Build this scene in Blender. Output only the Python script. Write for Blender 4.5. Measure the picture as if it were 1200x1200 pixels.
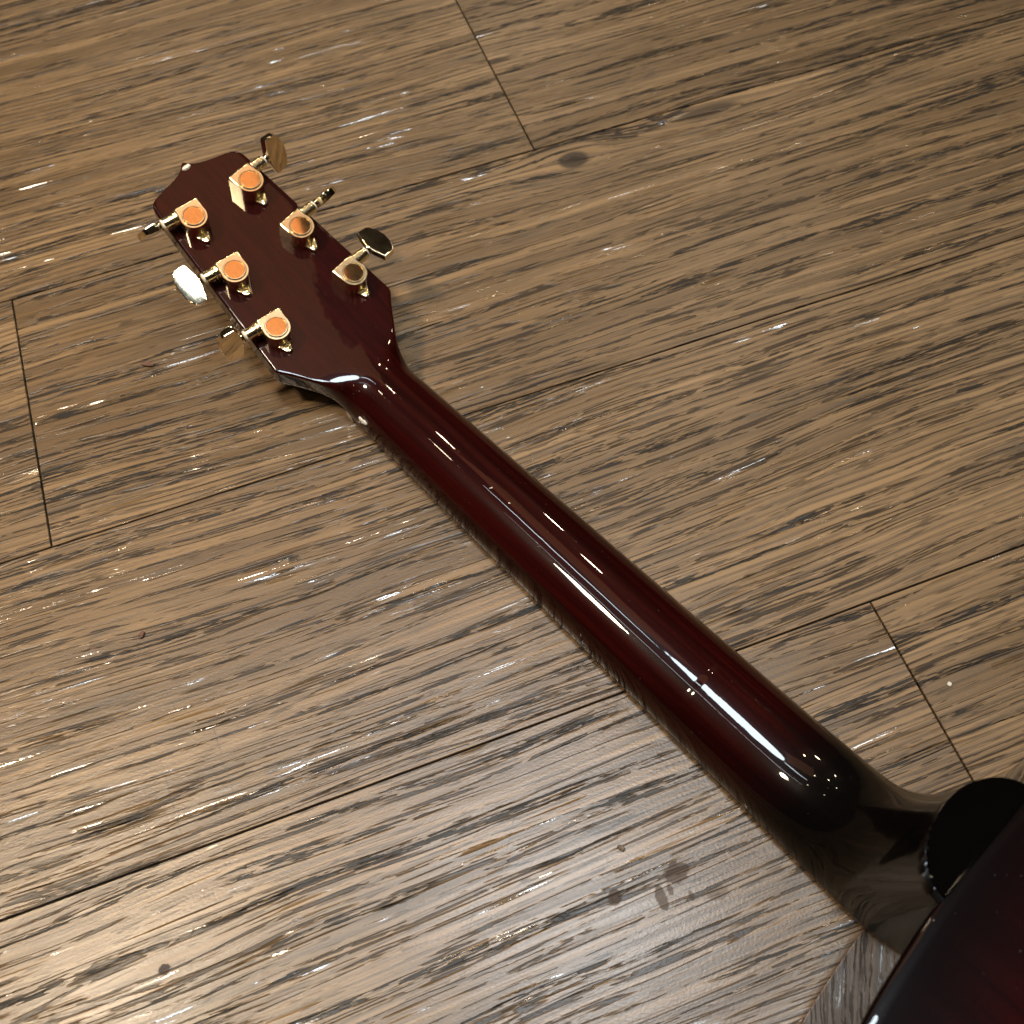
import bpy, bmesh, math, random
from mathutils import Vector, Matrix

for o in list(bpy.data.objects):
    bpy.data.objects.remove(o, do_unlink=True)
scn = bpy.context.scene
COL = scn.collection
R = math.radians

# ------------------------------------------------------------------ camera
cam_d = bpy.data.cameras.new('camera')
cam = bpy.data.objects.new('camera', cam_d)
COL.objects.link(cam)
scn.camera = cam
CAM_H = 0.47193
rot = Matrix(((0.93960013, 0.31603212, -0.13143550),
              (-0.34088011, 0.82940522, -0.44259206),
              (-0.03086002, 0.46066331, 0.88703832)))
cam.matrix_world = Matrix.Translation((0, 0, CAM_H)) @ rot.to_4x4()
cam_d.sensor_width = 36.0
cam_d.sensor_height = 36.0
cam_d.lens = 36.0 * 1165.54 / 1200.0
cam_d.clip_start = 0.01
cam_d.clip_end = 60.0
cam_d.dof.use_dof = True
cam_d.dof.focus_distance = 0.50
cam_d.dof.aperture_fstop = 11.0

# ------------------------------------------------------------------ world and lamps
world = bpy.data.worlds.new('World')
scn.world = world
world.use_nodes = True
bg = world.node_tree.nodes['Background']
_wt = world.node_tree
_tc = _wt.nodes.new('ShaderNodeTexCoord')
_nz = _wt.nodes.new('ShaderNodeTexNoise')
_nz.inputs['Scale'].default_value = 3.2
_nz.inputs['Detail'].default_value = 3.0
_wt.links.new(_tc.outputs['Generated'], _nz.inputs['Vector'])
_rp = _wt.nodes.new('ShaderNodeValToRGB')
_rp.color_ramp.elements[0].position = 0.40
_rp.color_ramp.elements[0].color = (0.10, 0.075, 0.055, 1)
_rp.color_ramp.elements[1].position = 0.68
_rp.color_ramp.elements[1].color = (1.0, 0.74, 0.50, 1)
_wt.links.new(_nz.outputs[0], _rp.inputs[0])
_wt.links.new(_rp.outputs[0], bg.inputs[0])
bg.inputs[1].default_value = 0.035

def aim(o, target):
    d = Vector(target) - o.location
    o.rotation_euler = d.to_track_quat('-Z', 'Y').to_euler()

def area(name, loc, size, power, col, target=None, shape='DISK', size_y=None, spread=180):
    l = bpy.data.lights.new(name, 'AREA')
    l.shape = shape
    l.size = size
    if size_y:
        l.size_y = size_y
    l.energy = power
    l.color = col
    l.spread = R(spread)
    o = bpy.data.objects.new(name, l)
    COL.objects.link(o)
    o.location = loc
    aim(o, target if target else (loc[0], loc[1], 0))
    if not target:
        o.rotation_euler = (0, 0, 0)
    return o

WARM = (1.0, 0.80, 0.56)
# cool tube lamps on the ceiling, running the way the neck runs
COOL = (0.80, 0.92, 1.0)
for (x, y, ln, wd, pw) in ((0.17, 0.23, 0.70, 0.50, 40.0), (-0.22, 0.88, 0.75, 0.06, 3.6), (-0.62, 0.42, 1.1, 0.035, 1.6)):
    tb = area('tube_lamp', (x, y, 2.36), ln, pw, COOL, shape='ELLIPSE', size_y=wd)
    tb.rotation_euler = (0, 0, R(-66.6))
# large warm lit wooden ceiling field beyond the headstock
area('warm_ceiling_lamp', (0.25, 1.15, 2.40), 0.52, 1.6, (1.0, 0.47, 0.22), shape='RECTANGLE', size_y=0.95)
# one narrow beam on the floor in front of the guitar
area('beam_lamp', (-1.05, 0.45, 2.40), 0.30, 4.6, (1.0, 0.83, 0.62), target=(-0.36, 0.33, 0), spread=46)
# recessed spotlights
spots = [(0.15, 1.75, 5), (-0.75, 1.30, 2.5), (0.95, 1.45, 9), (1.55, 2.10, 13), (-1.30, 2.20, 2.5),
         (0.30, 2.90, 7), (1.30, 0.55, 5), (-1.10, 0.35, 2.5), (0.75, -0.55, 3.5), (-0.45, -0.75, 3),
         (0.20, -1.35, 3), (1.60, -0.90, 3), (-1.70, -0.60, 2), (2.40, 1.30, 8), (-0.2, 3.9, 8), (1.2, 3.6, 16)]
for (x, y, p) in spots:
    area('spot_lamp', (x, y, 2.42), 0.075, p * 0.31, WARM, target=(0.12 + x * .25, 0.25 + y * .25, 0), spread=150)

scn.view_settings.view_transform = 'Standard'
scn.view_settings.look = 'None'
scn.view_settings.gamma = 1.0
scn.view_settings.exposure = -0.10
scn.render.engine = 'CYCLES'
scn.cycles.max_bounces = 6
scn.cycles.diffuse_bounces = 2
scn.cycles.glossy_bounces = 4

# ------------------------------------------------------------------ node helpers
class NT:
    def __init__(self, name):
        self.mat = bpy.data.materials.new(name)
        self.mat.use_nodes = True
        self.t = self.mat.node_tree
        self.bsdf = self.t.nodes['Principled BSDF']
    def n(self, kind):
        return self.t.nodes.new(kind)
    def link(self, a, b):
        self.t.links.new(a, b)
    def put(self, sock, v):
        if v is None:
            return
        if hasattr(v, 'node'):
            self.link(v, sock)
        else:
            sock.default_value = v
    def m(self, op, a, b=None, c=None, clamp=False):
        x = self.n('ShaderNodeMath')
        x.operation = op
        x.use_clamp = clamp
        for i, v in enumerate((a, b, c)):
            self.put(x.inputs[i], v)
        return x.outputs[0]
    def add(self, a, b): return self.m('ADD', a, b)
    def mul(self, a, b): return self.m('MULTIPLY', a, b)
    def sub(self, a, b): return self.m('SUBTRACT', a, b)
    def xyz(self, x, y, z=0.0):
        c = self.n('ShaderNodeCombineXYZ')
        self.put(c.inputs[0], x); self.put(c.inputs[1], y); self.put(c.inputs[2], z)
        return c.outputs[0]
    def sep(self, v):
        s = self.n('ShaderNodeSeparateXYZ')
        self.link(v, s.inputs[0])
        return s.outputs
    def noise(self, v, scale=1.0, detail=2.0, rough=0.5, dist=0.0):
        x = self.n('ShaderNodeTexNoise')
        self.link(v, x.inputs['Vector'])
        x.inputs['Scale'].default_value = scale
        x.inputs['Detail'].default_value = detail
        x.inputs['Roughness'].default_value = rough
        x.inputs['Distortion'].default_value = dist
        return x.outputs[0]
    def step(self, v, lo, hi, a=0.0, b=1.0):
        x = self.n('ShaderNodeMapRange')
        x.interpolation_type = 'SMOOTHSTEP'
        self.put(x.inputs[0], v)
        x.inputs[1].default_value = lo; x.inputs[2].default_value = hi
        x.inputs[3].default_value = a; x.inputs[4].default_value = b
        return x.outputs[0]
    def mix(self, f, a, b):
        x = self.n('ShaderNodeMix')
        x.data_type = 'RGBA'
        self.put(x.inputs[0], f)
        self.put(x.inputs[6], a if hasattr(a, 'node') else (*a, 1))
        self.put(x.inputs[7], b if hasattr(b, 'node') else (*b, 1))
        return x.outputs[2]
    def bump(self, h, dist, strength=1.0, normal=None):
        b = self.n('ShaderNodeBump')
        b.inputs['Strength'].default_value = strength
        b.inputs['Distance'].default_value = dist
        self.link(h, b.inputs['Height'])
        if normal:
            self.link(normal, b.inputs['Normal'])
        return b.outputs[0]
    def set(self, name, v):
        s = self.bsdf.inputs[name]
        if isinstance(v, tuple) and len(v) == 3 and s.type == 'RGBA':
            v = (*v, 1)
        self.put(s, v)

# ------------------------------------------------------------------ floor material
def floor_material():
    t = NT('distressed_oak_plank')
    tc = t.n('ShaderNodeTexCoord')
    oi = t.n('ShaderNodeObjectInfo')
    rnd = oi.outputs['Random']
    ox, oy, oz = t.sep(tc.outputs['Object'])
    geo = t.n('ShaderNodeNewGeometry')
    wx, wy, wz = t.sep(geo.outputs['Position'])
    x = t.add(ox, t.mul(rnd, 53.0))
    y0 = t.add(oy, t.mul(rnd, 31.0))
    z = t.mul(rnd, 17.0)
    # knots bend the grain round them (world places of the two knots in the photo)
    def ell(cx, cy, a, b, p=2.0):
        dx = t.m('DIVIDE', t.sub(wx, cx), a)
        dy = t.m('DIVIDE', t.sub(wy, cy), b)
        return t.m('SQRT', t.add(t.mul(dx, dx), t.mul(dy, dy)))
    warp = t.mul(t.sub(t.noise(t.xyz(t.mul(x, 2.4), t.mul(y0, 9.0), z), 1, 1, .5), .5), 0.030)
    warp2 = t.mul(t.sub(t.noise(t.xyz(t.mul(x, 13.0), t.mul(y0, 60.0), z), 1, 1, .5), .5), 0.0030)
    y = t.add(y0, t.add(warp, warp2))
    k1 = ell(0.196, 0.4652, 0.030, 0.014)
    k2 = ell(0.2964, 0.4735, 0.060, 0.016)
    for k, cy in ((k1, .4652), (k2, .4735)):
        push = t.mul(t.m('EXPONENT', t.mul(t.mul(k, k), -0.8)), t.mul(t.sub(wy, cy), -0.75))
        y = t.add(y, push)
    def ridge(n, w):
        return t.step(t.m('ABSOLUTE', t.sub(n, .5)), w * .35, w, 1, 0)
    broad = t.noise(t.xyz(t.mul(x, 2.3), t.mul(y, 15.0), z), 1, 2, .55)
    streak = t.noise(t.xyz(t.mul(x, 3.4), t.mul(y, 130.0), z), 1, 2, .65)
    fine = t.noise(t.xyz(t.mul(x, 11.0), t.mul(y, 430.0), z), 1, 1, .6)
    brk = t.noise(t.xyz(t.mul(x, 55.0), t.mul(y, 420.0), t.add(z, 7.0)), 1, 2, .7)
    cord = t.m('SINE', t.add(t.mul(y, 2 * math.pi / 0.0038), t.mul(broad, 16.0)))
    cord = t.mul(t.step(cord, .1, .9), t.step(broad, .40, .54))
    # thin broken grain lines and black pore dashes, clustered along the grain
    lines = t.mul(ridge(streak, .026), t.step(brk, .42, .47))
    lines2 = t.mul(ridge(fine, .040), t.step(brk, .57, .52))
    pn = t.noise(t.xyz(t.mul(x, 55.0), t.mul(y, 900.0), z), 1, 2, .7)
    pc = t.noise(t.xyz(t.mul(x, 5.5), t.mul(y, 160.0), t.add(z, 9.0)), 1, 1, .65)
    pores = t.mul(t.step(pn, .49, .52), t.step(pc, .595, .635))
    smoke = t.mul(t.step(t.noise(t.xyz(t.mul(x, 7.0), t.mul(y, 60.0), t.add(z, 21.0)), 1, 3, .62), .56, .70),
                  t.step(brk, .38, .60))
    # colour
    tone = t.add(t.mul(broad, .50), t.mul(streak, .70))
    c = t.mix(t.step(tone, .40, .82), (0.126, 0.075, 0.035), (0.272, 0.167, 0.080))
    c = t.mix(t.mul(t.step(fine, .48, .66), .42), c, (0.080, 0.051, 0.029))
    c = t.mix(t.mul(cord, .50), c, (0.062, 0.039, 0.023))
    c = t.mix(t.mul(smoke, .55), c, (0.040, 0.035, 0.031))
    c = t.mix(t.mul(lines2, .68), c, (0.042, 0.028, 0.018))
    c = t.mix(t.mul(lines, .90), c, (0.030, 0.020, 0.013))
    c = t.mix(t.mul(pores, .93), c, (0.014, 0.012, 0.010))
    # knots
    kn = t.add(t.mul(t.step(ell(0.196, 0.4652, 0.0105, 0.0075), .75, 1.15, 1, 0), 1.0),
               t.mul(t.step(t.add(ell(0.2964, 0.4735, 0.028, 0.0065), t.mul(t.sub(broad, .5), .9)), .7, 1.2, 1, 0), .85))
    c = t.mix(t.mul(kn, .95), c, (0.022, 0.013, 0.008))
    # stains and spots lying in the floor print
    wob = t.mul(t.sub(t.noise(t.xyz(t.mul(wx, 1), t.mul(wy, 1)), 320, 3, .6), .5), 1.1)
    st = None
    for cx, cy, a, b, s in ((.0769, .0383, .0062, .0050, .75), (.0468, .0382, .0034, .0036, .75), (.0661, .0308, .0026, .0058, .7),
                            (.0712, .0325, .0014, .0024, .6), (.0790, .0270, .0012, .0024, .5), (.0905, .0240, .0052, .0034, .35),
                            (-.1487, .0783, .0030, .0024, .97)):
        e = t.mul(t.step(t.add(ell(cx, cy, a, b), wob), .80, 1.05, 1, 0), s)
        st = e if st is None else t.m('MAXIMUM', st, e)
    c = t.mix(st, c, (0.040, 0.023, 0.016))
    # fine scratches across the grain
    def seg(ax, ay, bx, by, w):
        L = math.hypot(bx - ax, by - ay); ux, uy = (bx - ax) / L, (by - ay) / L
        px = t.sub(wx, ax); py = t.sub(wy, ay)
        al = t.add(t.mul(px, ux), t.mul(py, uy))
        pe = t.m('ABSOLUTE', t.add(t.add(t.mul(px, -uy), t.mul(py, ux)), t.mul(wob, .0006)))
        ins = t.mul(t.step(al, 0, .003), t.step(al, L - .003, L, 1, 0))
        return t.mul(t.step(pe, w * .5, w, 1, 0), ins)
    sc = None
    for a in ((-.1327, .1676, -.1303, .1311, .0006), (-.106, .1793, -.1032, .1384, .0005), (-.0045, .2835, -.0208, .2591, .0006),
              (.0576, .054, .0690, .0455, .0004), (.000, .060, .018, .088, .0005), (.10, .055, .118, .062, .0004),
              (-.02, .045, -.006, .066, .0005), (-.125, .205, -.121, .190, .0006)):
        e = seg(*a)
        sc = e if sc is None else t.m('MAXIMUM', sc, e)
    c = t.mix(t.mul(t.mul(sc, t.step(brk, .35, .6)), .7), c, (0.07, 0.048, 0.034))
    t.set('Base Color', c)
    # relief: pores and dark grain pressed in, embossed grooves that catch the lamps
    gn = t.noise(t.xyz(t.mul(x, 19.0), t.mul(y, 860.0), t.add(z, 41.0)), 1, 1, .5)
    gc = t.noise(t.xyz(t.mul(x, 11.0), t.mul(y, 42.0), t.add(z, 45.0)), 1, 1, .6)
    groove = t.mul(t.step(gn, .60, .63), t.step(gc, .50, .55))
    tn = t.noise(t.xyz(t.mul(x, 9.0), t.mul(y, 160.0), t.add(z, 51.0)), 1, 0, .5)
    tr, tg, tb_ = t.sep(tn.node.outputs['Color'])
    tilt = t.sub(tr, .5)
    tilx = t.sub(tg, .5)
    peb = t.noise(t.xyz(wx, t.mul(wy, 1.5)), 620, 2, .6)
    h = t.mul(pores, -0.45)
    h = t.add(h, t.mul(lines, -0.35))
    h = t.add(h, t.mul(fine, -0.14))
    h = t.add(h, t.mul(peb, 0.20))
    nb = t.bump(h, 0.00055, 1.0)
    va = t.n('ShaderNodeVectorMath'); va.operation = 'ADD'
    t.link(nb, va.inputs[0])
    t.link(t.xyz(t.mul(groove, t.mul(tilx, 1.1)), t.mul(groove, t.sub(t.mul(tilt, 3.0), .10)), 0.0), va.inputs[1])
    vn = t.n('ShaderNodeVectorMath'); vn.operation = 'NORMALIZE'
    t.link(va.outputs[0], vn.inputs[0])
    t.set('Normal', vn.outputs[0])
    rg = t.add(.21, t.mul(fine, .14))
    rg = t.add(rg, t.mul(t.noise(t.xyz(t.mul(wx, 1), t.mul(wy, 1)), 14, 3, .6), .12))
    rg = t.m('MAXIMUM', t.sub(rg, t.mul(groove, .26)), .105)
    rg = t.add(rg, t.mul(st, .3))
    rg = t.add(rg, t.mul(pores, .12))
    t.set('Roughness', rg)
    dk = t.m('MAXIMUM', t.m('MAXIMUM', pores, lines), t.mul(lines2, .6))
    t.set('Specular IOR Level', t.mul(t.add(.5, t.mul(groove, .45)), t.sub(1.0, t.mul(dk, .45))))
    return t.mat

def simple(name, col, rough=.5, metal=0.0, coat=0.0, coat_r=.03, vary=0.12, scale=60, bumpd=0.0, rvar=.0):
    t = NT(name)
    tc = t.n('ShaderNodeTexCoord')
    nz = t.noise(tc.outputs['Object'], scale, 4, .6)
    dark = tuple(v * (1 - vary) for v in col); lite = tuple(min(1, v * (1 + vary)) for v in col)
    t.set('Base Color', t.mix(t.step(nz, .3, .7), dark, lite))
    t.set('Roughness', t.add(rough, t.mul(t.sub(nz, .5), rvar)) if rvar else rough)
    t.set('Metallic', metal)
    t.set('Coat Weight', coat)
    t.set('Coat Roughness', coat_r)
    if bumpd:
        t.set('Normal', t.bump(nz, bumpd))
    return t.mat

def lacquer(name, kind):
    """dark burgundy gloss lacquer over wood; the burst goes to black at heel and body edges"""
    t = NT(name)
    tc = t.n('ShaderNodeTexCoord')
    ox, oy, oz = t.sep(tc.outputs['Object'])
    grain = t.noise(t.xyz(t.mul(ox, 6.0), t.mul(oy, 260.0), t.mul(oz, 120.0)), 1, 3, .6)
    if kind == 'neck':
        red = t.mix(t.step(grain, .3, .7), (0.0095, 0.0008, 0.0007), (0.0240, 0.0021, 0.0015))
        hd = t.mix(t.step(grain, .3, .7), (0.0150, 0.0013, 0.0009), (0.0240, 0.0020, 0.0013))
        c = t.mix(t.step(ox, -.385, -.345), hd, red)
        blk = t.step(ox, -.100, -.048)
        c = t.mix(blk, c, (0.0022, 0.0017, 0.0016))
    elif kind == 'body':
        at = t.n('ShaderNodeAttribute'); at.attribute_name = 'burst'
        red = t.mix(t.step(grain, .3, .7), (0.0095, 0.0007, 0.0008), (0.0185, 0.0013, 0.0013))
        c = t.mix(t.step(at.outputs['Fac'], .80, 1.0), red, (0.0030, 0.0010, 0.0011))
    else:
        c = t.mix(t.step(grain, .3, .7), (0.0022, 0.0016, 0.0016), (0.0040, 0.0024, 0.0022))
    # handling scuffs
    sx = t.noise(t.xyz(t.mul(ox, 220.0), t.mul(oy, 900.0), t.mul(oz, 900.0)), 1, 3, .7)
    sm = t.noise(tc.outputs['Object'], 26, 3, .6)
    dust = t.step(t.noise(tc.outputs['Object'], 900, 1, .5), .775, .83)
    c = t.mix(t.mul(dust, .16), c, (0.35, 0.30, 0.27))
    t.set('Base Color', c)
    t.set('Roughness', t.add(.22, t.mul(sm, .16)))
    t.set('Specular IOR Level', 0.03)
    t.set('Coat Weight', t.sub(.85, t.mul(t.step(ox, -.075, -.045), .38)) if kind == 'neck' else 0.85)
    t.set('Coat IOR', 1.42)
    t.set('Coat Roughness', t.add(.018, t.mul(t.mul(t.step(sx, .52, .72), t.step(sm, .48, .62)), .10)))
    wav = t.noise(tc.outputs['Object'], 70, 2, .5)
    nb = t.bump(t.add(t.mul(wav, .6), t.mul(t.mul(sx, t.step(sm, .50, .64)), .05)), 0.00010)
    t.link(nb, t.bsdf.inputs['Coat Normal'])
    return t.mat

M_floor = floor_material()
M_sub = simple('dark_joint', (0.012, 0.009, 0.007), .9)
M_neck = lacquer('burgundy_neck_lacquer', 'neck')
M_back = lacquer('burgundy_body_lacquer', 'body')
M_side = lacquer('black_burst_lacquer', 'side')
M_fret = simple('rosewood', (0.028, 0.012, 0.008), .45, vary=.35, scale=220)
M_bone = simple('bone_nut', (0.62, 0.55, 0.42), .4)
M_top = simple('soundboard', (0.20, 0.07, 0.03), .2, coat=1)
M_chip = simple('bare_maple_chip', (0.74, 0.66, 0.54), .6, vary=.18, scale=900, bumpd=.0003)
M_gold = simple('worn_gold_plate', (0.93, 0.79, 0.50), .19, metal=1.0, vary=.05, scale=300, rvar=.10)
M_cap = simple('polished_gold_cap', (0.96, 0.64, 0.33), .09, metal=1.0, vary=.05, scale=250, rvar=.06)
M_btn = simple('polished_gold_button', (0.90, 0.77, 0.55), .075, metal=1.0, vary=.05, scale=200, rvar=.05)
M_brass = simple('brass_screw', (0.80, 0.56, 0.20), .2, metal=1.0, vary=.1, scale=500)
M_wash = simple('white_nylon_washer', (0.72, 0.68, 0.58), .4)
M_crumb = simple('brown_wood_crumb', (0.13, 0.060, 0.035), .7, vary=.4, scale=900)
M_speck = simple('pale_speck', (0.66, 0.60, 0.50), .5, vary=.2, scale=900)
M_glit = simple('shiny_crumb', (0.16, 0.12, 0.09), .15, vary=.5, scale=900)

# ------------------------------------------------------------------ mesh helpers
def link_mesh(name, verts, faces, mat, parent=None, smooth=True, angle=35):
    me = bpy.data.meshes.new(name)
    me.from_pydata([tuple(v) for v in verts], [], faces)
    me.update()
    bm = bmesh.new(); bm.from_mesh(me)
    bmesh.ops.recalc_face_normals(bm, faces=bm.faces)
    bm.to_mesh(me); bm.free()
    return link_data(name, me, mat, parent, smooth, angle)

def link_data(name, me, mat, parent=None, smooth=True, angle=35):
    if smooth:
        for p in me.polygons:
            p.use_smooth = True
        me.set_sharp_from_angle(angle=R(angle))
    if mat and not me.materials:
        me.materials.append(mat)
    o = bpy.data.objects.new(name, me)
    COL.objects.link(o)
    if parent:
        o.parent = parent
    return o

def bm_obj(name, bm, mat, parent=None, smooth=True, angle=35):
    bmesh.ops.recalc_face_normals(bm, faces=bm.faces)
    me = bpy.data.meshes.new(name)
    bm.to_mesh(me); bm.free()
    return link_data(name, me, mat, parent, smooth, angle)

def weighted(o):
    md = o.modifiers.new('weighted_normal', 'WEIGHTED_NORMAL')
    md.keep_sharp = True
    return o

def tag(o, label=None, cat=None, group=None, kind=None):
    if label: o['label'] = label
    if cat: o['category'] = cat
    if group: o['group'] = group
    if kind: o['kind'] = kind
    return o

def prism(bm, pts, z0, z1, bevel=0.0, segs=2, both=False):
    vs = [bm.verts.new((p[0], p[1], z0)) for p in pts]
    vt = [bm.verts.new((p[0], p[1], z1)) for p in pts]
    n = len(pts); sides = []
    for i in range(n):
        sides.append(bm.faces.new((vs[i], vs[(i + 1) % n], vt[(i + 1) % n], vt[i])))
    top = bm.faces.new(vt); bot = bm.faces.new(vs[::-1])
    if bevel:
        eds = list(top.edges) + (list(bot.edges) if both else [])
        bmesh.ops.bevel(bm, geom=eds, offset=bevel, segments=segs, profile=.5, affect='EDGES')
    return bm

def lathe(bm, prof, mat4, n=24):
    """prof: (radius, height) pairs; axis z, placed by mat4"""
    rings = []
    for r, z in prof:
        rings.append([bm.verts.new(mat4 @ Vector((r * math.cos(2 * math.pi * i / n), r * math.sin(2 * math.pi * i / n), z))) for i in range(n)])
    for a, b in zip(rings, rings[1:]):
        for i in range(n):
            bm.faces.new((a[i], a[(i + 1) % n], b[(i + 1) % n], b[i]))
    bm.faces.new(rings[0][::-1]); bm.faces.new(rings[-1])

def catmull(pts, per=12, closed=False):
    out = []; n = len(pts)
    rng = range(n) if closed else range(n - 1)
    for i in rng:
        g = lambda k: Vector(pts[k % n]) if closed else Vector(pts[max(0, min(n - 1, k))])
        p0, p1, p2, p3 = g(i - 1), g(i), g(i + 1), g(i + 2)
        for j in range(per):
            s = j / per
            out.append(.5 * ((2 * p1) + (p2 - p0) * s + (2 * p0 - 5 * p1 + 4 * p2 - p3) * s * s + (3 * p1 - p0 - 3 * p2 + p3) * s ** 3))
    if not closed:
        out.append(Vector(pts[-1]))
    return out

def lerp_tab(tab, x):
    if x <= tab[0][0]: return tab[0][1]
    for (a, fa), (b, fb) in zip(tab, tab[1:]):
        if x <= b:
            s = (x - a) / (b - a)
            return fa + (fb - fa) * s
    return tab[-1][1]

def sstep(a, b, x):
    s = max(0, min(1, (x - a) / (b - a)))
    return s * s * (3 - 2 * s)

# ------------------------------------------------------------------ floor: planks on a dark bed
W = 0.18
Y0 = 0.1232                    # joint below which the cross joint at x = 0.2216 runs
bed = bmesh.new()
prism(bed, [(-2.6, -1.4), (3.0, -1.4), (3.0, 3.2), (-2.6, 3.2)], -0.02, -0.0025)
floor = tag(bm_obj('floor', bed, M_sub, smooth=False), kind='structure')
rng = random.Random(4)
LEN = 1.22
ends = {-1: 0.2216, 0: -0.62, 1: -0.1670, 2: 0.1755, 3: 0.92}
for row in range(-6, 16):
    ya = Y0 + row * W
    x_end = ends.get(row, rng.uniform(-1, 1))
    k0 = -3
    for k in range(-3, 4):
        xa = x_end + k * LEN; xb = xa + LEN
        if xb < -1.9 or xa > 2.4 or ya < -1.1 or ya > 2.9:
            continue
        g = 0.0005
        b = bmesh.new()
        lx, ly = (LEN - 2 * g) / 2, (W - 2 * g) / 2
        prism(b, [(-lx, -ly), (lx, -ly), (lx, ly), (-lx, ly)], -0.0045, 0.0, bevel=0.00025, segs=1)
        p = bm_obj('plank', b, M_floor, floor, smooth=False)
        p.location = ((xa + xb) / 2, ya + W / 2, rng.uniform(-.00012, .00012))

# ------------------------------------------------------------------ guitar
O2 = Vector((0.1676338, 0.0)); D2 = Vector((0.39774744, -0.91749495)); N2 = Vector((0.91749495, 0.39774744))
guitar = bpy.data.objects.new('acoustic_guitar', None)
COL.objects.link(guitar)
guitar.location = (O2.x, O2.y, 0)
guitar.rotation_euler = (0, 0, math.atan2(D2.y, D2.x))
tag(guitar, 'glossy dark burgundy acoustic guitar with gold tuners lying face down on the plank floor', 'guitar')

MM = 0.001
ZF = 6.6                        # underside of the neck wood (top of the fretboard), mm
TAN = 0.2736; COS = math.cos(math.atan(TAN))
def neck_w(u): return 21.3 + (u + 360) * 0.0178
HEAD = [(-60, 0.0)]
# headstock half width against distance s from the nut, mm
head_w = [(-12, 21.2), (-4, 21.3), (2, 22.2), (8, 24.4), (14, 27.6), (20, 31.4), (26, 35.4), (30.5, 38.9), (32.2, 40.2), (33.4, 40.6), (35, 40.55),
          (60, 38.4), (90, 35.9), (120, 33.4), (140, 31.7), (147, 31.1), (150, 30.6), (152, 29.9), (153.4, 28.9), (154.4, 27.4), (155.2, 25.2),
          (155.9, 22.2), (156.7, 18.8), (157.5, 15.2), (158.4, 11.6), (159.6, 8.2), (161.0, 5.2), (162.4, 3.2), (163.6, 1.9), (164.3, 1.2), (164.7, 0.4)]
def hw_head(s): return lerp_tab(head_w, s)
heel_prof = [(-120, 30.1), (-98, 30.4), (-84, 30.7), (-70, 31.6), (-58, 34.0), (-49, 37.6), (-41, 43.0), (-34.5, 50.5), (-29, 60.5), (-24.6, 74.0),
             (-21.6, 86.5), (-19.5, 97.5), (-17, 128.0), (-13, 188.0), (-7, 408.0), (-3, 1045.0), (0.5, 6000.0)]
def pchip(tab):
    xs = [p[0] for p in tab]; ys = [math.log(p[1]) for p in tab]; n_ = len(xs)
    dl = [(ys[i + 1] - ys[i]) / (xs[i + 1] - xs[i]) for i in range(n_ - 1)]
    ms = [dl[0]] + [0 if dl[i - 1] * dl[i] <= 0 else 2 * dl[i - 1] * dl[i] / (dl[i - 1] + dl[i]) for i in range(1, n_ - 1)] + [dl[-1]]
    def f(x):
        x = max(xs[0], min(xs[-1], x))
        i = max(k for k in range(n_ - 1) if xs[k] <= x)
        h = xs[i + 1] - xs[i]; s_ = (x - xs[i]) / h
        return math.exp(ys[i] * (1 + 2 * s_) * (1 - s_) ** 2 + ms[i] * h * s_ * (1 - s_) ** 2 + ys[i + 1] * s_ * s_ * (3 - 2 * s_) + ms[i + 1] * h * s_ * s_ * (s_ - 1))
    return f
heel_top = pchip(heel_prof)
def back_z(u):
    neck = 27.0 + (u + 350) * 0.0135
    head = 26.8 + TAN * (-360 - u)
    k = 2.6
    m = max(neck, head)
    return m + k * math.log(math.exp((neck - m) / k) + math.exp((head - m) / k)) - 0.4
def bot_z(u):
    b = sstep(-356, -366, u)
    return ZF + b * (max(0, back_z(u) - 14.6 - ZF))
def resample(poly, n):
    ls = [0]
    for a, b in zip(poly, poly[1:]):
        ls.append(ls[-1] + (b - a).length)
    out = []; j = 0
    for i in range(n):
        t = ls[-1] * i / (n - 1)
        while j < len(ls) - 2 and ls[j + 1] < t: j += 1
        s = (t - ls[j]) / max(1e-9, ls[j + 1] - ls[j])
        out.append(poly[j].lerp(poly[j + 1], min(1, max(0, s))))
    return out
NH = 34
def section(u):
    """half section from the lower edge up to the ridge, list of (v, z)"""
    s = (-360 - u) / COS
    zb = back_z(u); zf = bot_z(u)
    # C profile
    w = neck_w(u) if s < -12 else hw_head(s)
    q = 2.15
    c = []
    zv = zb
    if u > -119:
        zv = heel_top(u); q = 2.15 - .70 * sstep(-60, -20, u)
    ztop = min(zv, 97.0)
    N = 160
    for i in range(N + 1):
        a = (i / N) * math.pi / 2
        z = zf + (ztop - zf) * math.sin(a)
        r = (z - zf) / (zv - zf)
        c.append(Vector((w * max(0.0, 1 - r ** q) ** (1 / q), z)))
    if c[-1].x > 0.01:
        c.append(Vector((0, ztop)))
    C = resample(c, NH)
    b = sstep(-9, 17, s)
    if b > 0:
        r = min(1.4, w * .5)
        rect = [Vector((max(w - .6, .01), zf)), Vector((w, zf + .6)), Vector((w, zb - r))]
        for i in range(1, 7):
            a = i / 6 * math.pi / 2
            rect.append(Vector((w - r + r * math.cos(a), zb - r + r * math.sin(a))))
        rect.append(Vector((0, zb)))
        # corner-aware parameter: side, corner, top keep the same index ranges
        side = resample(rect[1:3], 10); cor = rect[2:9]; top = resample(rect[8:], NH - 10 - 6 + 1)
        RR = side + cor[1:] + top[1:]
        RR = RR[:NH]
        while len(RR) < NH: RR.append(RR[-1])
        RR[0] = rect[0]; RR[-1] = Vector((0, zb))
        C = [p.lerp(q2, b) for p, q2 in zip(C, RR)]
    return C, b, zb
us = []
s = 164.7
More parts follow.
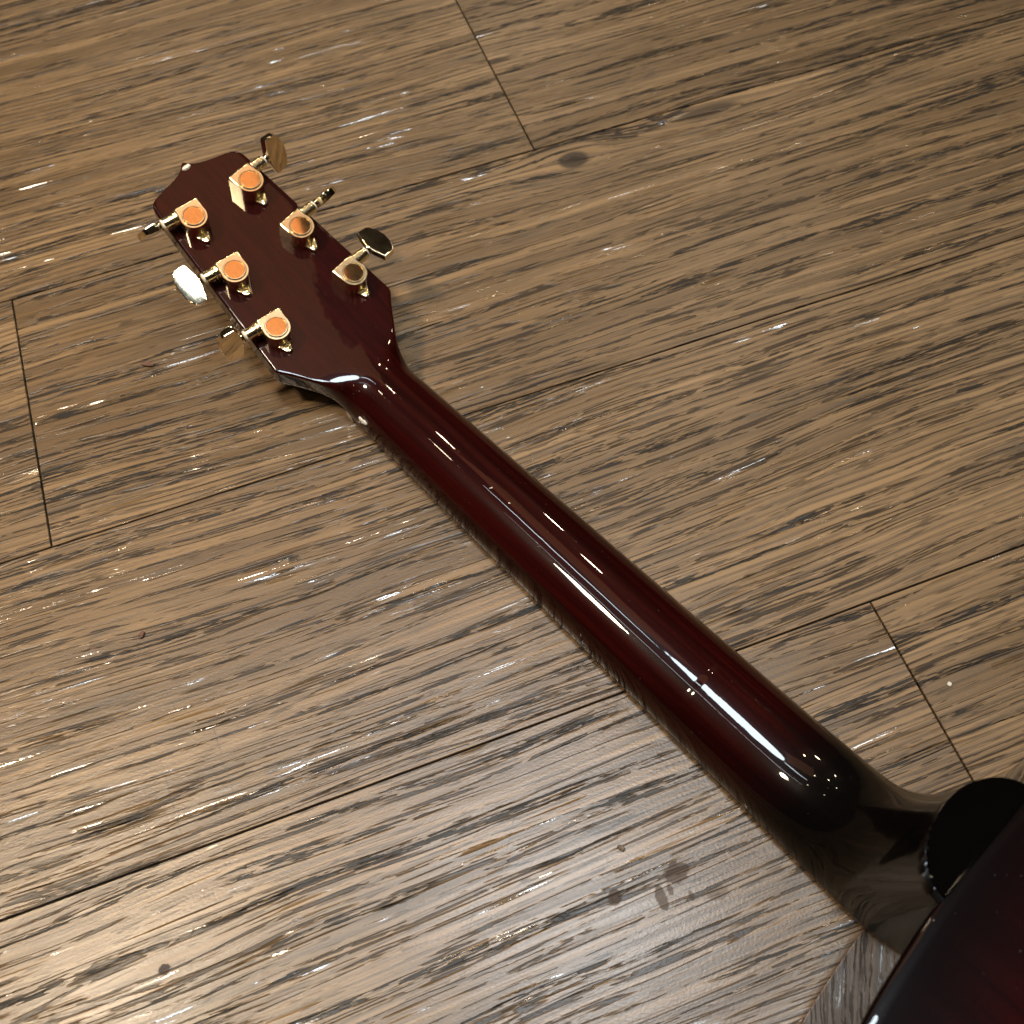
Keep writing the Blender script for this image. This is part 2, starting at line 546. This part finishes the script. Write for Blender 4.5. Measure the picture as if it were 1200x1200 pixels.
for i in range(len(head_w) - 1, 0, -1):     # dense along the headstock outline
    a, b_ = head_w[i][0], head_w[i - 1][0]
    k = 3 if a > 140 or a < 36 else 6
    for j in range(k):
        us.append(-360 - (a + (b_ - a) * j / k) * COS)
u = -360 + 12 * COS
while u < -140:
    us.append(u); u += 4
while u < -60:
    us.append(u); u += 1.5
while u < -15:
    us.append(u); u += 0.45
while u < 0:
    us.append(u); u += 1.0
us.append(0.4)
verts = []; faces = []
rings = []
for u in us:
    C, b, zb = section(u)
    ring = []
    full = [(p.x, p.y) for p in C] + [(-p.x, p.y) for p in C[-2::-1]]
    for v, z in full:
        ring.append(len(verts))
        verts.append(((u - b * TAN * (zb - z)) * MM, v * MM, z * MM))
    rings.append(ring)
m = len(rings[0])
for a, b in zip(rings, rings[1:]):
    for i in range(m):
        faces.append((a[i], a[(i + 1) % m], b[(i + 1) % m], b[i]))
faces.append(tuple(rings[0])); faces.append(tuple(rings[-1][::-1]))
neck = link_mesh('neck', verts, faces, M_neck, guitar, angle=40)
neck['label'] = 'dark burgundy neck with flat headstock and black heel'

# heel cap
cap_pts = [(0.0, -25.0), (-4.0, -24.2), (-8.5, -22.0), (-13.0, -17.5), (-16.6, -11.3), (-18.7, -4.6), (-19.5, 2.0), (-19.0, 9.0), (-17.0, 15.5), (-13.0, 21.8), (-8.5, 25.8), (-4.0, 28.0), (0.0, 28.8)]
cp = [(p.x * MM, p.y * MM) for p in catmull([Vector((a, b, 0)) for a, b in cap_pts], 6)]
bm = bmesh.new()
prism(bm, cp, 0.0958, 0.0990, bevel=0.0011, segs=4)
M_capblk = simple('black_heel_cap', (0.0012, 0.0010, 0.0010), .06)
heel_cap = bm_obj('heel_cap', bm, M_capblk, guitar, angle=70)
weighted(heel_cap)
heel_cap['label'] = 'black D-shaped heel cap'

# fretboard, nut
bm = bmesh.new()
prism(bm, [(-.3585, -neck_w(-358.5) * MM + .0004), (0.0, -neck_w(0) * MM + .0004), (0.105, -.0292), (0.105, .0292), (0.0, neck_w(0) * MM - .0004), (-.3585, neck_w(-358.5) * MM - .0004)], 0.0032, 0.00675, bevel=0)
bm_obj('fretboard', bm, M_fret, guitar, smooth=False)
bm = bmesh.new()
prism(bm, [(-.3630, -.0212), (-.3586, -.0212), (-.3586, .0212), (-.3630, .0212)], 0.0, 0.0105, bevel=.0005, both=True)
bm_obj('nut', bm, M_bone, guitar)

# body
half = [(-1.7, 0), (-1.2, 20), (0.3, 44), (4.0, 76), (11, 104), (27, 128), (55, 142), (90, 146), (130, 143), (170, 138.5), (205, 138), (245, 146), (290, 166), (340, 187),
        (385, 198), (425, 195), (460, 178), (487, 146), (500, 100), (506, 50), (507, 0)]
outl = [Vector((a, b, 0)) for a, b in half] + [Vector((a, -b, 0)) for a, b in half[-2:0:-1]]
outl = catmull(outl, 6, closed=True)
def zedge(u): return 95.2 + max(0, u) * 0.030
cx = 235.0
verts = []; faces = []; burst = []
rings_r = [(1.0, -1.6, 0), (1.0, -1.1, .12), (1.0, -.62, .35), (1.0, -.25, .75), (1.0, 0.0, 1.4), (.985, .12, 2), (.96, 0, 2), (.92, 0, 2), (.85, 0, 2), (.75, 0, 2), (.6, 0, 2), (.4, 0, 2), (.2, 0, 2)]
n = len(outl)
idx = []
for sc, dz, ins in rings_r:
    ring = []
    for i, p in enumerate(outl):
        q = Vector((cx + (p.x - cx) * sc, p.y * sc, 0))
        tdir = (outl[(i + 1) % n] - outl[i - 1]).normalized()
        nrm = Vector((-tdir.y, tdir.x, 0))
        if nrm.dot(Vector((cx, 0, 0)) - p) < 0: nrm = -nrm
        q += nrm * ins
        arch = 7.0 * (1 - sc ** 1.6)
        ring.append(len(verts))
        verts.append((q.x * MM, q.y * MM, (zedge(p.x) + 1.6 + dz + arch) * MM))
        burst.append(sc)
    idx.append(ring)
for a, b in zip(idx, idx[1:]):
    for i in range(n):
        faces.append((a[i], a[(i + 1) % n], b[(i + 1) % n], b[i]))
ci = len(verts); verts.append((cx * MM, 0, (zedge(cx) + 1.6 + 7.0) * MM)); burst.append(0)
for i in range(n):
    faces.append((idx[-1][i], idx[-1][(i + 1) % n], ci))
back = link_mesh('back', verts, faces, M_back, guitar, angle=60)
at = back.data.attributes.new('burst', 'FLOAT', 'POINT')
for i, v in enumerate(burst): at.data[i].value = v
verts = []; faces = []
lv = []
for k in range(9):
    f = k / 8
    ring = []
    for p in outl:
        ring.append(len(verts)); verts.append((p.x * MM, p.y * MM, (12.0 + (zedge(p.x) - 12.0) * f) * MM))
    lv.append(ring)
for a, b in zip(lv, lv[1:]):
    for i in range(n):
        faces.append((a[i], a[(i + 1) % n], b[(i + 1) % n], b[i]))
side = link_mesh('side', verts, faces, M_side, guitar, angle=60)
bm = bmesh.new()
prism(bm, [(p.x * MM * 1.0, p.y * MM) for p in outl], 0.0092, 0.0122)
bm_obj('soundboard', bm, M_top, guitar, smooth=False)
bm = bmesh.new()
prism(bm, [(.300, -.075), (.328, -.075), (.328, .075), (.300, .075)], 0.0, 0.0095, bevel=.002, both=True)
bm_obj('bridge', bm, M_fret, guitar)

# chips in the finish, bare wood showing
def chip(parent, cen, e1, e2, nrm, a, b, seed):
    r = random.Random(seed)
    e1 = Vector(e1).normalized(); nrm = Vector(nrm).normalized(); e2 = nrm.cross(e1).normalized()
    bm = bmesh.new()
    lo = []; hi = []
    for i in range(9):
        t = i / 9 * 2 * math.pi
        k = r.uniform(.50, 1.25)
        q = Vector(cen) + e1 * (a * k * math.cos(t)) + e2 * (b * k * math.sin(t))
        lo.append(bm.verts.new(q - nrm * .0010)); hi.append(bm.verts.new(q * 1.0 + nrm * (.00008 + r.uniform(-.00005, .00005)) - (q - Vector(cen)) * .08))
    for i in range(9):
        bm.faces.new((lo[i], lo[(i + 1) % 9], hi[(i + 1) % 9], hi[i]))
    bm.faces.new(hi); bm.faces.new(lo[::-1])
    return bm_obj('finish_chip', bm, M_chip, parent, smooth=False)

def hp(s, t, k=0.0):
    """headstock frame (mm) to guitar frame (m)"""
    sn = TAN * COS
    return Vector((-360 - s * COS + k * sn, t, 26.8 + s * sn + k * COS)) * MM
hs_n = Vector((TAN * COS, 0, COS))
chip(neck, hp(161.9, 0.3, -.3), (0, 1, 0), None, (hs_n + Vector((-.35, 0, 0))), .0030, .0023, 3)
chip(neck, (-.3465, -.0214, .0150), (1, 0, -.2), None, (0, -.9, .35), .0030, .0013, 5)
chip(neck, (-.2613, -.0036, .0281), (.3, 1, 0), None, (0, -.1, 1), .0010, .00035, 11)
chip(neck, (-.2482, -.0029, .0283), (1, .3, 0), None, (0, -.1, 1), .0007, .0005, 12)
chip(back, (.0010, -.0348, .0962), (.06, -1, 0), None, (-.75, 0, .6), .0029, .0009, 8)
chip(back, (.0034, -.0640, .0962), (.06, -1, 0), None, (-.75, 0, .6), .0012, .0008, 9)

# ------------------------------------------------------------------ tuning machines
def tuner_meshes(sg):
    """meshes in a frame: x = along headstock towards its tip, y = across (sg outward), z = off the headstock back. Origin under the cap."""
    out = {}
    # housing: round gear case that runs into the worm barrel
    bm = bmesh.new()
    pts = []
    for i in range(20):                       # round towards the body, square towards the tip
        a = math.pi * (.5 + i / 19)
        pts.append((7.3 * math.cos(a), 7.3 * math.sin(a)))
    pts = pts + [(8.4, -8.2), (9.6, -7.3), (9.6, 6.6), (8.8, 7.3)]
    # orient: y sign makes the barrel end outward
    pts = [(x * MM, y * sg * MM) for x, y in pts]
    prism(bm, pts, -.0003, .0112, bevel=.0013, segs=3)
    ax = Matrix.Translation((6.3 * MM, 4.0 * sg * MM, 6.9 * MM)) @ Matrix.Rotation(-sg * math.pi / 2, 4, 'X')
    lathe(bm, [(3.9 * MM, 0), (3.9 * MM, 5.2 * MM), (3.7 * MM, 5.5 * MM), (3.55 * MM, 5.6 * MM), (3.55 * MM, 11.0 * MM), (3.3 * MM, 11.4 * MM)], ax, 28)
    out['tuning_machine'] = (bm, M_gold)
    # cap
    bm = bmesh.new()
    lathe(bm, [(6.2 * MM, 10.6 * MM), (6.2 * MM, 11.6 * MM), (5.9 * MM, 11.95 * MM), (5.5 * MM, 11.95 * MM), (5.25 * MM, 11.6 * MM)], Matrix.Identity(4), 40)
    out['cap_ring'] = (bm, M_gold)
    bm = bmesh.new()
    lathe(bm, [(5.2 * MM, 11.0 * MM), (5.2 * MM, 11.72 * MM), (3.0 * MM, 11.76 * MM), (.3 * MM, 11.77 * MM)], Matrix.Identity(4), 40)
    out['cap'] = (bm, M_cap)
    # screw ear
    bm = bmesh.new()
    ear = [(-4.0 * MM, 5.4 * MM)]
    for i in range(11):
        a = math.pi * (.62 + i / 10 * .76)
        ear.append(((-10.3 + 1.7 * math.cos(a)) * MM, (1.9 * math.sin(a) - .4) * MM))
    ear = ear + [(-4.0 * MM, -4.6 * MM)]
    ear = [(x, y * sg) for x, y in ear]
    prism(bm, ear, -.0002, .0021, bevel=.0007, segs=3)
    out['screw_ear'] = (bm, M_gold)
    bm = bmesh.new()
    lathe(bm, [(1.35 * MM, 1.4 * MM), (1.35 * MM, 2.3 * MM), (1.1 * MM, 2.8 * MM), (.5 * MM, 3.0 * MM)], Matrix.Translation((-9.6 * MM, -.3 * sg * MM, 0)), 16)
    bmesh.ops.create_icosphere(bm, subdivisions=2, radius=1.0 * MM, matrix=Matrix.Translation((-6.6 * MM, .2 * sg * MM, 2.0 * MM)))
    out['screw'] = (bm, M_brass)
    # washer + stem
    ax2 = Matrix.Translation((6.3 * MM, 15.2 * sg * MM, 6.9 * MM)) @ Matrix.Rotation(-sg * math.pi / 2, 4, 'X')
    bm = bmesh.new()
    lathe(bm, [(2.9 * MM, 0), (3.0 * MM, .2 * MM), (3.0 * MM, .8 * MM), (2.8 * MM, 1.0 * MM)], ax2, 24)
    out['washer'] = (bm, M_wash)
    return out

def button_mesh(sg):
    """origin on the shaft axis at the washer; y outward; flat of the button in xy"""
    bm = bmesh.new()
    o = [(1.9, 0.0, 1.9), (2.3, 1.0, 2.3), (2.6, 1.9, 2.6)]
    out = [(-3.0, 2.2), (-10.8, 4.2), (-11.3, 5.4), (-10.9, 10.6), (-9.6, 12.2), (-5.4, 14.2), (0, 15.0), (5.4, 14.2), (9.6, 12.2), (10.9, 10.6), (11.3, 5.4), (10.8, 4.2), (3.0, 2.2)]
    def thick(x, y): return 2.6 - .07 * (y - 2)
    lo = [bm.verts.new((x * MM, y * sg * MM, -thick(x, y) * MM)) for x, y in out]
    hi = [bm.verts.new((x * MM, y * sg * MM, thick(x, y) * MM)) for x, y in out]
    k = len(out)
    # faces are gently hollow/crowned with a centre vertex row
    ch = bm.verts.new((0, 9.0 * sg * MM, 2.16 * MM)); cl = bm.verts.new((0, 9.0 * sg * MM, -2.16 * MM))
    sides = []
    for i in range(k):
        j = (i + 1) % k
        sides.append(bm.faces.new((lo[i], lo[j], hi[j], hi[i])))
        bm.faces.new((hi[i], hi[j], ch)); bm.faces.new((lo[j], lo[i], cl))
    rim = [e for e in bm.edges if (e.verts[0] in hi and e.verts[1] in hi) or (e.verts[0] in lo and e.verts[1] in lo)]
    bmesh.ops.bevel(bm, geom=rim, offset=.0006, segments=2, profile=.5, affect='EDGES')
    ax = Matrix.Rotation(-sg * math.pi / 2, 4, 'X')
    lathe(bm, [(2.0 * MM, 0), (2.5 * MM, .8 * MM), (2.8 * MM, 1.5 * MM), (2.4 * MM, 3.5 * MM)], ax, 18)
    return bm

data = {}
for sg in (-1, 1):
    for nm, (bm, mt) in tuner_meshes(sg).items():
        bmesh.ops.recalc_face_normals(bm, faces=bm.faces)
        me = bpy.data.meshes.new(nm); bm.to_mesh(me); bm.free()
        for p in me.polygons: p.use_smooth = True
        me.set_sharp_from_angle(angle=R(32)); me.materials.append(mt)
        data[nm, sg] = me
    bm = button_mesh(sg)
    bmesh.ops.recalc_face_normals(bm, faces=bm.faces)
    me = bpy.data.meshes.new('button'); bm.to_mesh(me); bm.free()
    for p in me.polygons: p.use_smooth = True
    me.set_sharp_from_angle(angle=R(28)); me.materials.append(M_btn)
    data['button', sg] = me

hs_rot = Matrix(((-COS, 0, TAN * COS), (0, 1, 0), (TAN * COS, 0, COS)))       # columns: s, t, k ... (mirror handled below)
TUN = [(-1, 127.2, -19.2, 118), (-1, 88.2, -22.4, 12), (-1, 48.3, -26.4, 76),
       (1, 127.0, 18.8, 66), (1, 87.9, 22.4, 117), (1, 48.0, 26.6, -8)]
# frame x = s (towards the tip), y must be -t to stay right-handed with z = k
SA = Vector((-COS, 0, TAN * COS)); TA = Vector((0, 1, 0)); KA = Vector((TAN * COS, 0, COS))
for sg, s0, t0, phi in TUN:
    rotm = Matrix((SA, -TA, KA)).transposed().to_4x4()
    yaw = Matrix.Rotation(R(5.2) * sg, 4, 'Z')
    mw = Matrix.Translation(hp(s0, t0, 0)) @ rotm @ yaw
    hsg = -sg                   # outward is -y of this frame for the right side
    h_ = bpy.data.objects.new('tuning_machine', data['tuning_machine', hsg]); COL.objects.link(h_)
    h_.parent = guitar; h_.matrix_local = mw; weighted(h_)
    for nm in ('cap_ring', 'cap', 'screw_ear', 'screw', 'washer'):
        c = bpy.data.objects.new(nm, data[nm, hsg]); COL.objects.link(c); c.parent = h_
    b = bpy.data.objects.new('button', data['button', hsg]); COL.objects.link(b); b.parent = h_; weighted(b)
    # phi turns the +x end up towards +z
    b.matrix_local = Matrix.Translation((6.3 * MM, 16.0 * hsg * MM, 6.9 * MM)) @ Matrix.Rotation(-R(phi), 4, 'Y')

# ------------------------------------------------------------------ crumbs on the floor
def crumb(name, label, cat, x, y, a, b, h, ang, mat, seed, group=None):
    r = random.Random(seed)
    bm = bmesh.new()
    bmesh.ops.create_icosphere(bm, subdivisions=2, radius=1.0)
    for v in bm.verts:
        k = r.uniform(.70, 1.15)
        v.co = Vector((v.co.x * a * k, v.co.y * b * k, max(-.95 * h, v.co.z * h * k)))
    o = bm_obj(name, bm, mat, smooth=False)
    o.location = (x, y, h * .93); o.rotation_euler = (0, 0, ang)
    return tag(o, label, cat, group)
crumb('wood_chip', 'small brown wood chip lying on the floor beside the headstock', 'wood chip', -.0971, .4031, .0040, .0018, .0014, -.5, M_crumb, 1)
crumb('shiny_crumb', 'tiny glittering dark crumb on the floor near the brown stains', 'crumb', .0576, .0563, .0022, .0013, .0011, -.9, M_glit, 2)
crumb('brown_flake', 'tiny brown curled flake on the floor away from the neck', 'flake', -.130, .2358, .0020, .0014, .0012, .9, M_crumb, 3)
crumb('pale_speck', 'tiny square pale speck on the floor near the short plank joint', 'flake', .2356, .0718, .0012, .0011, .0005, .7, M_speck, 4)  # small pale speck, modelled as a low flattened lump
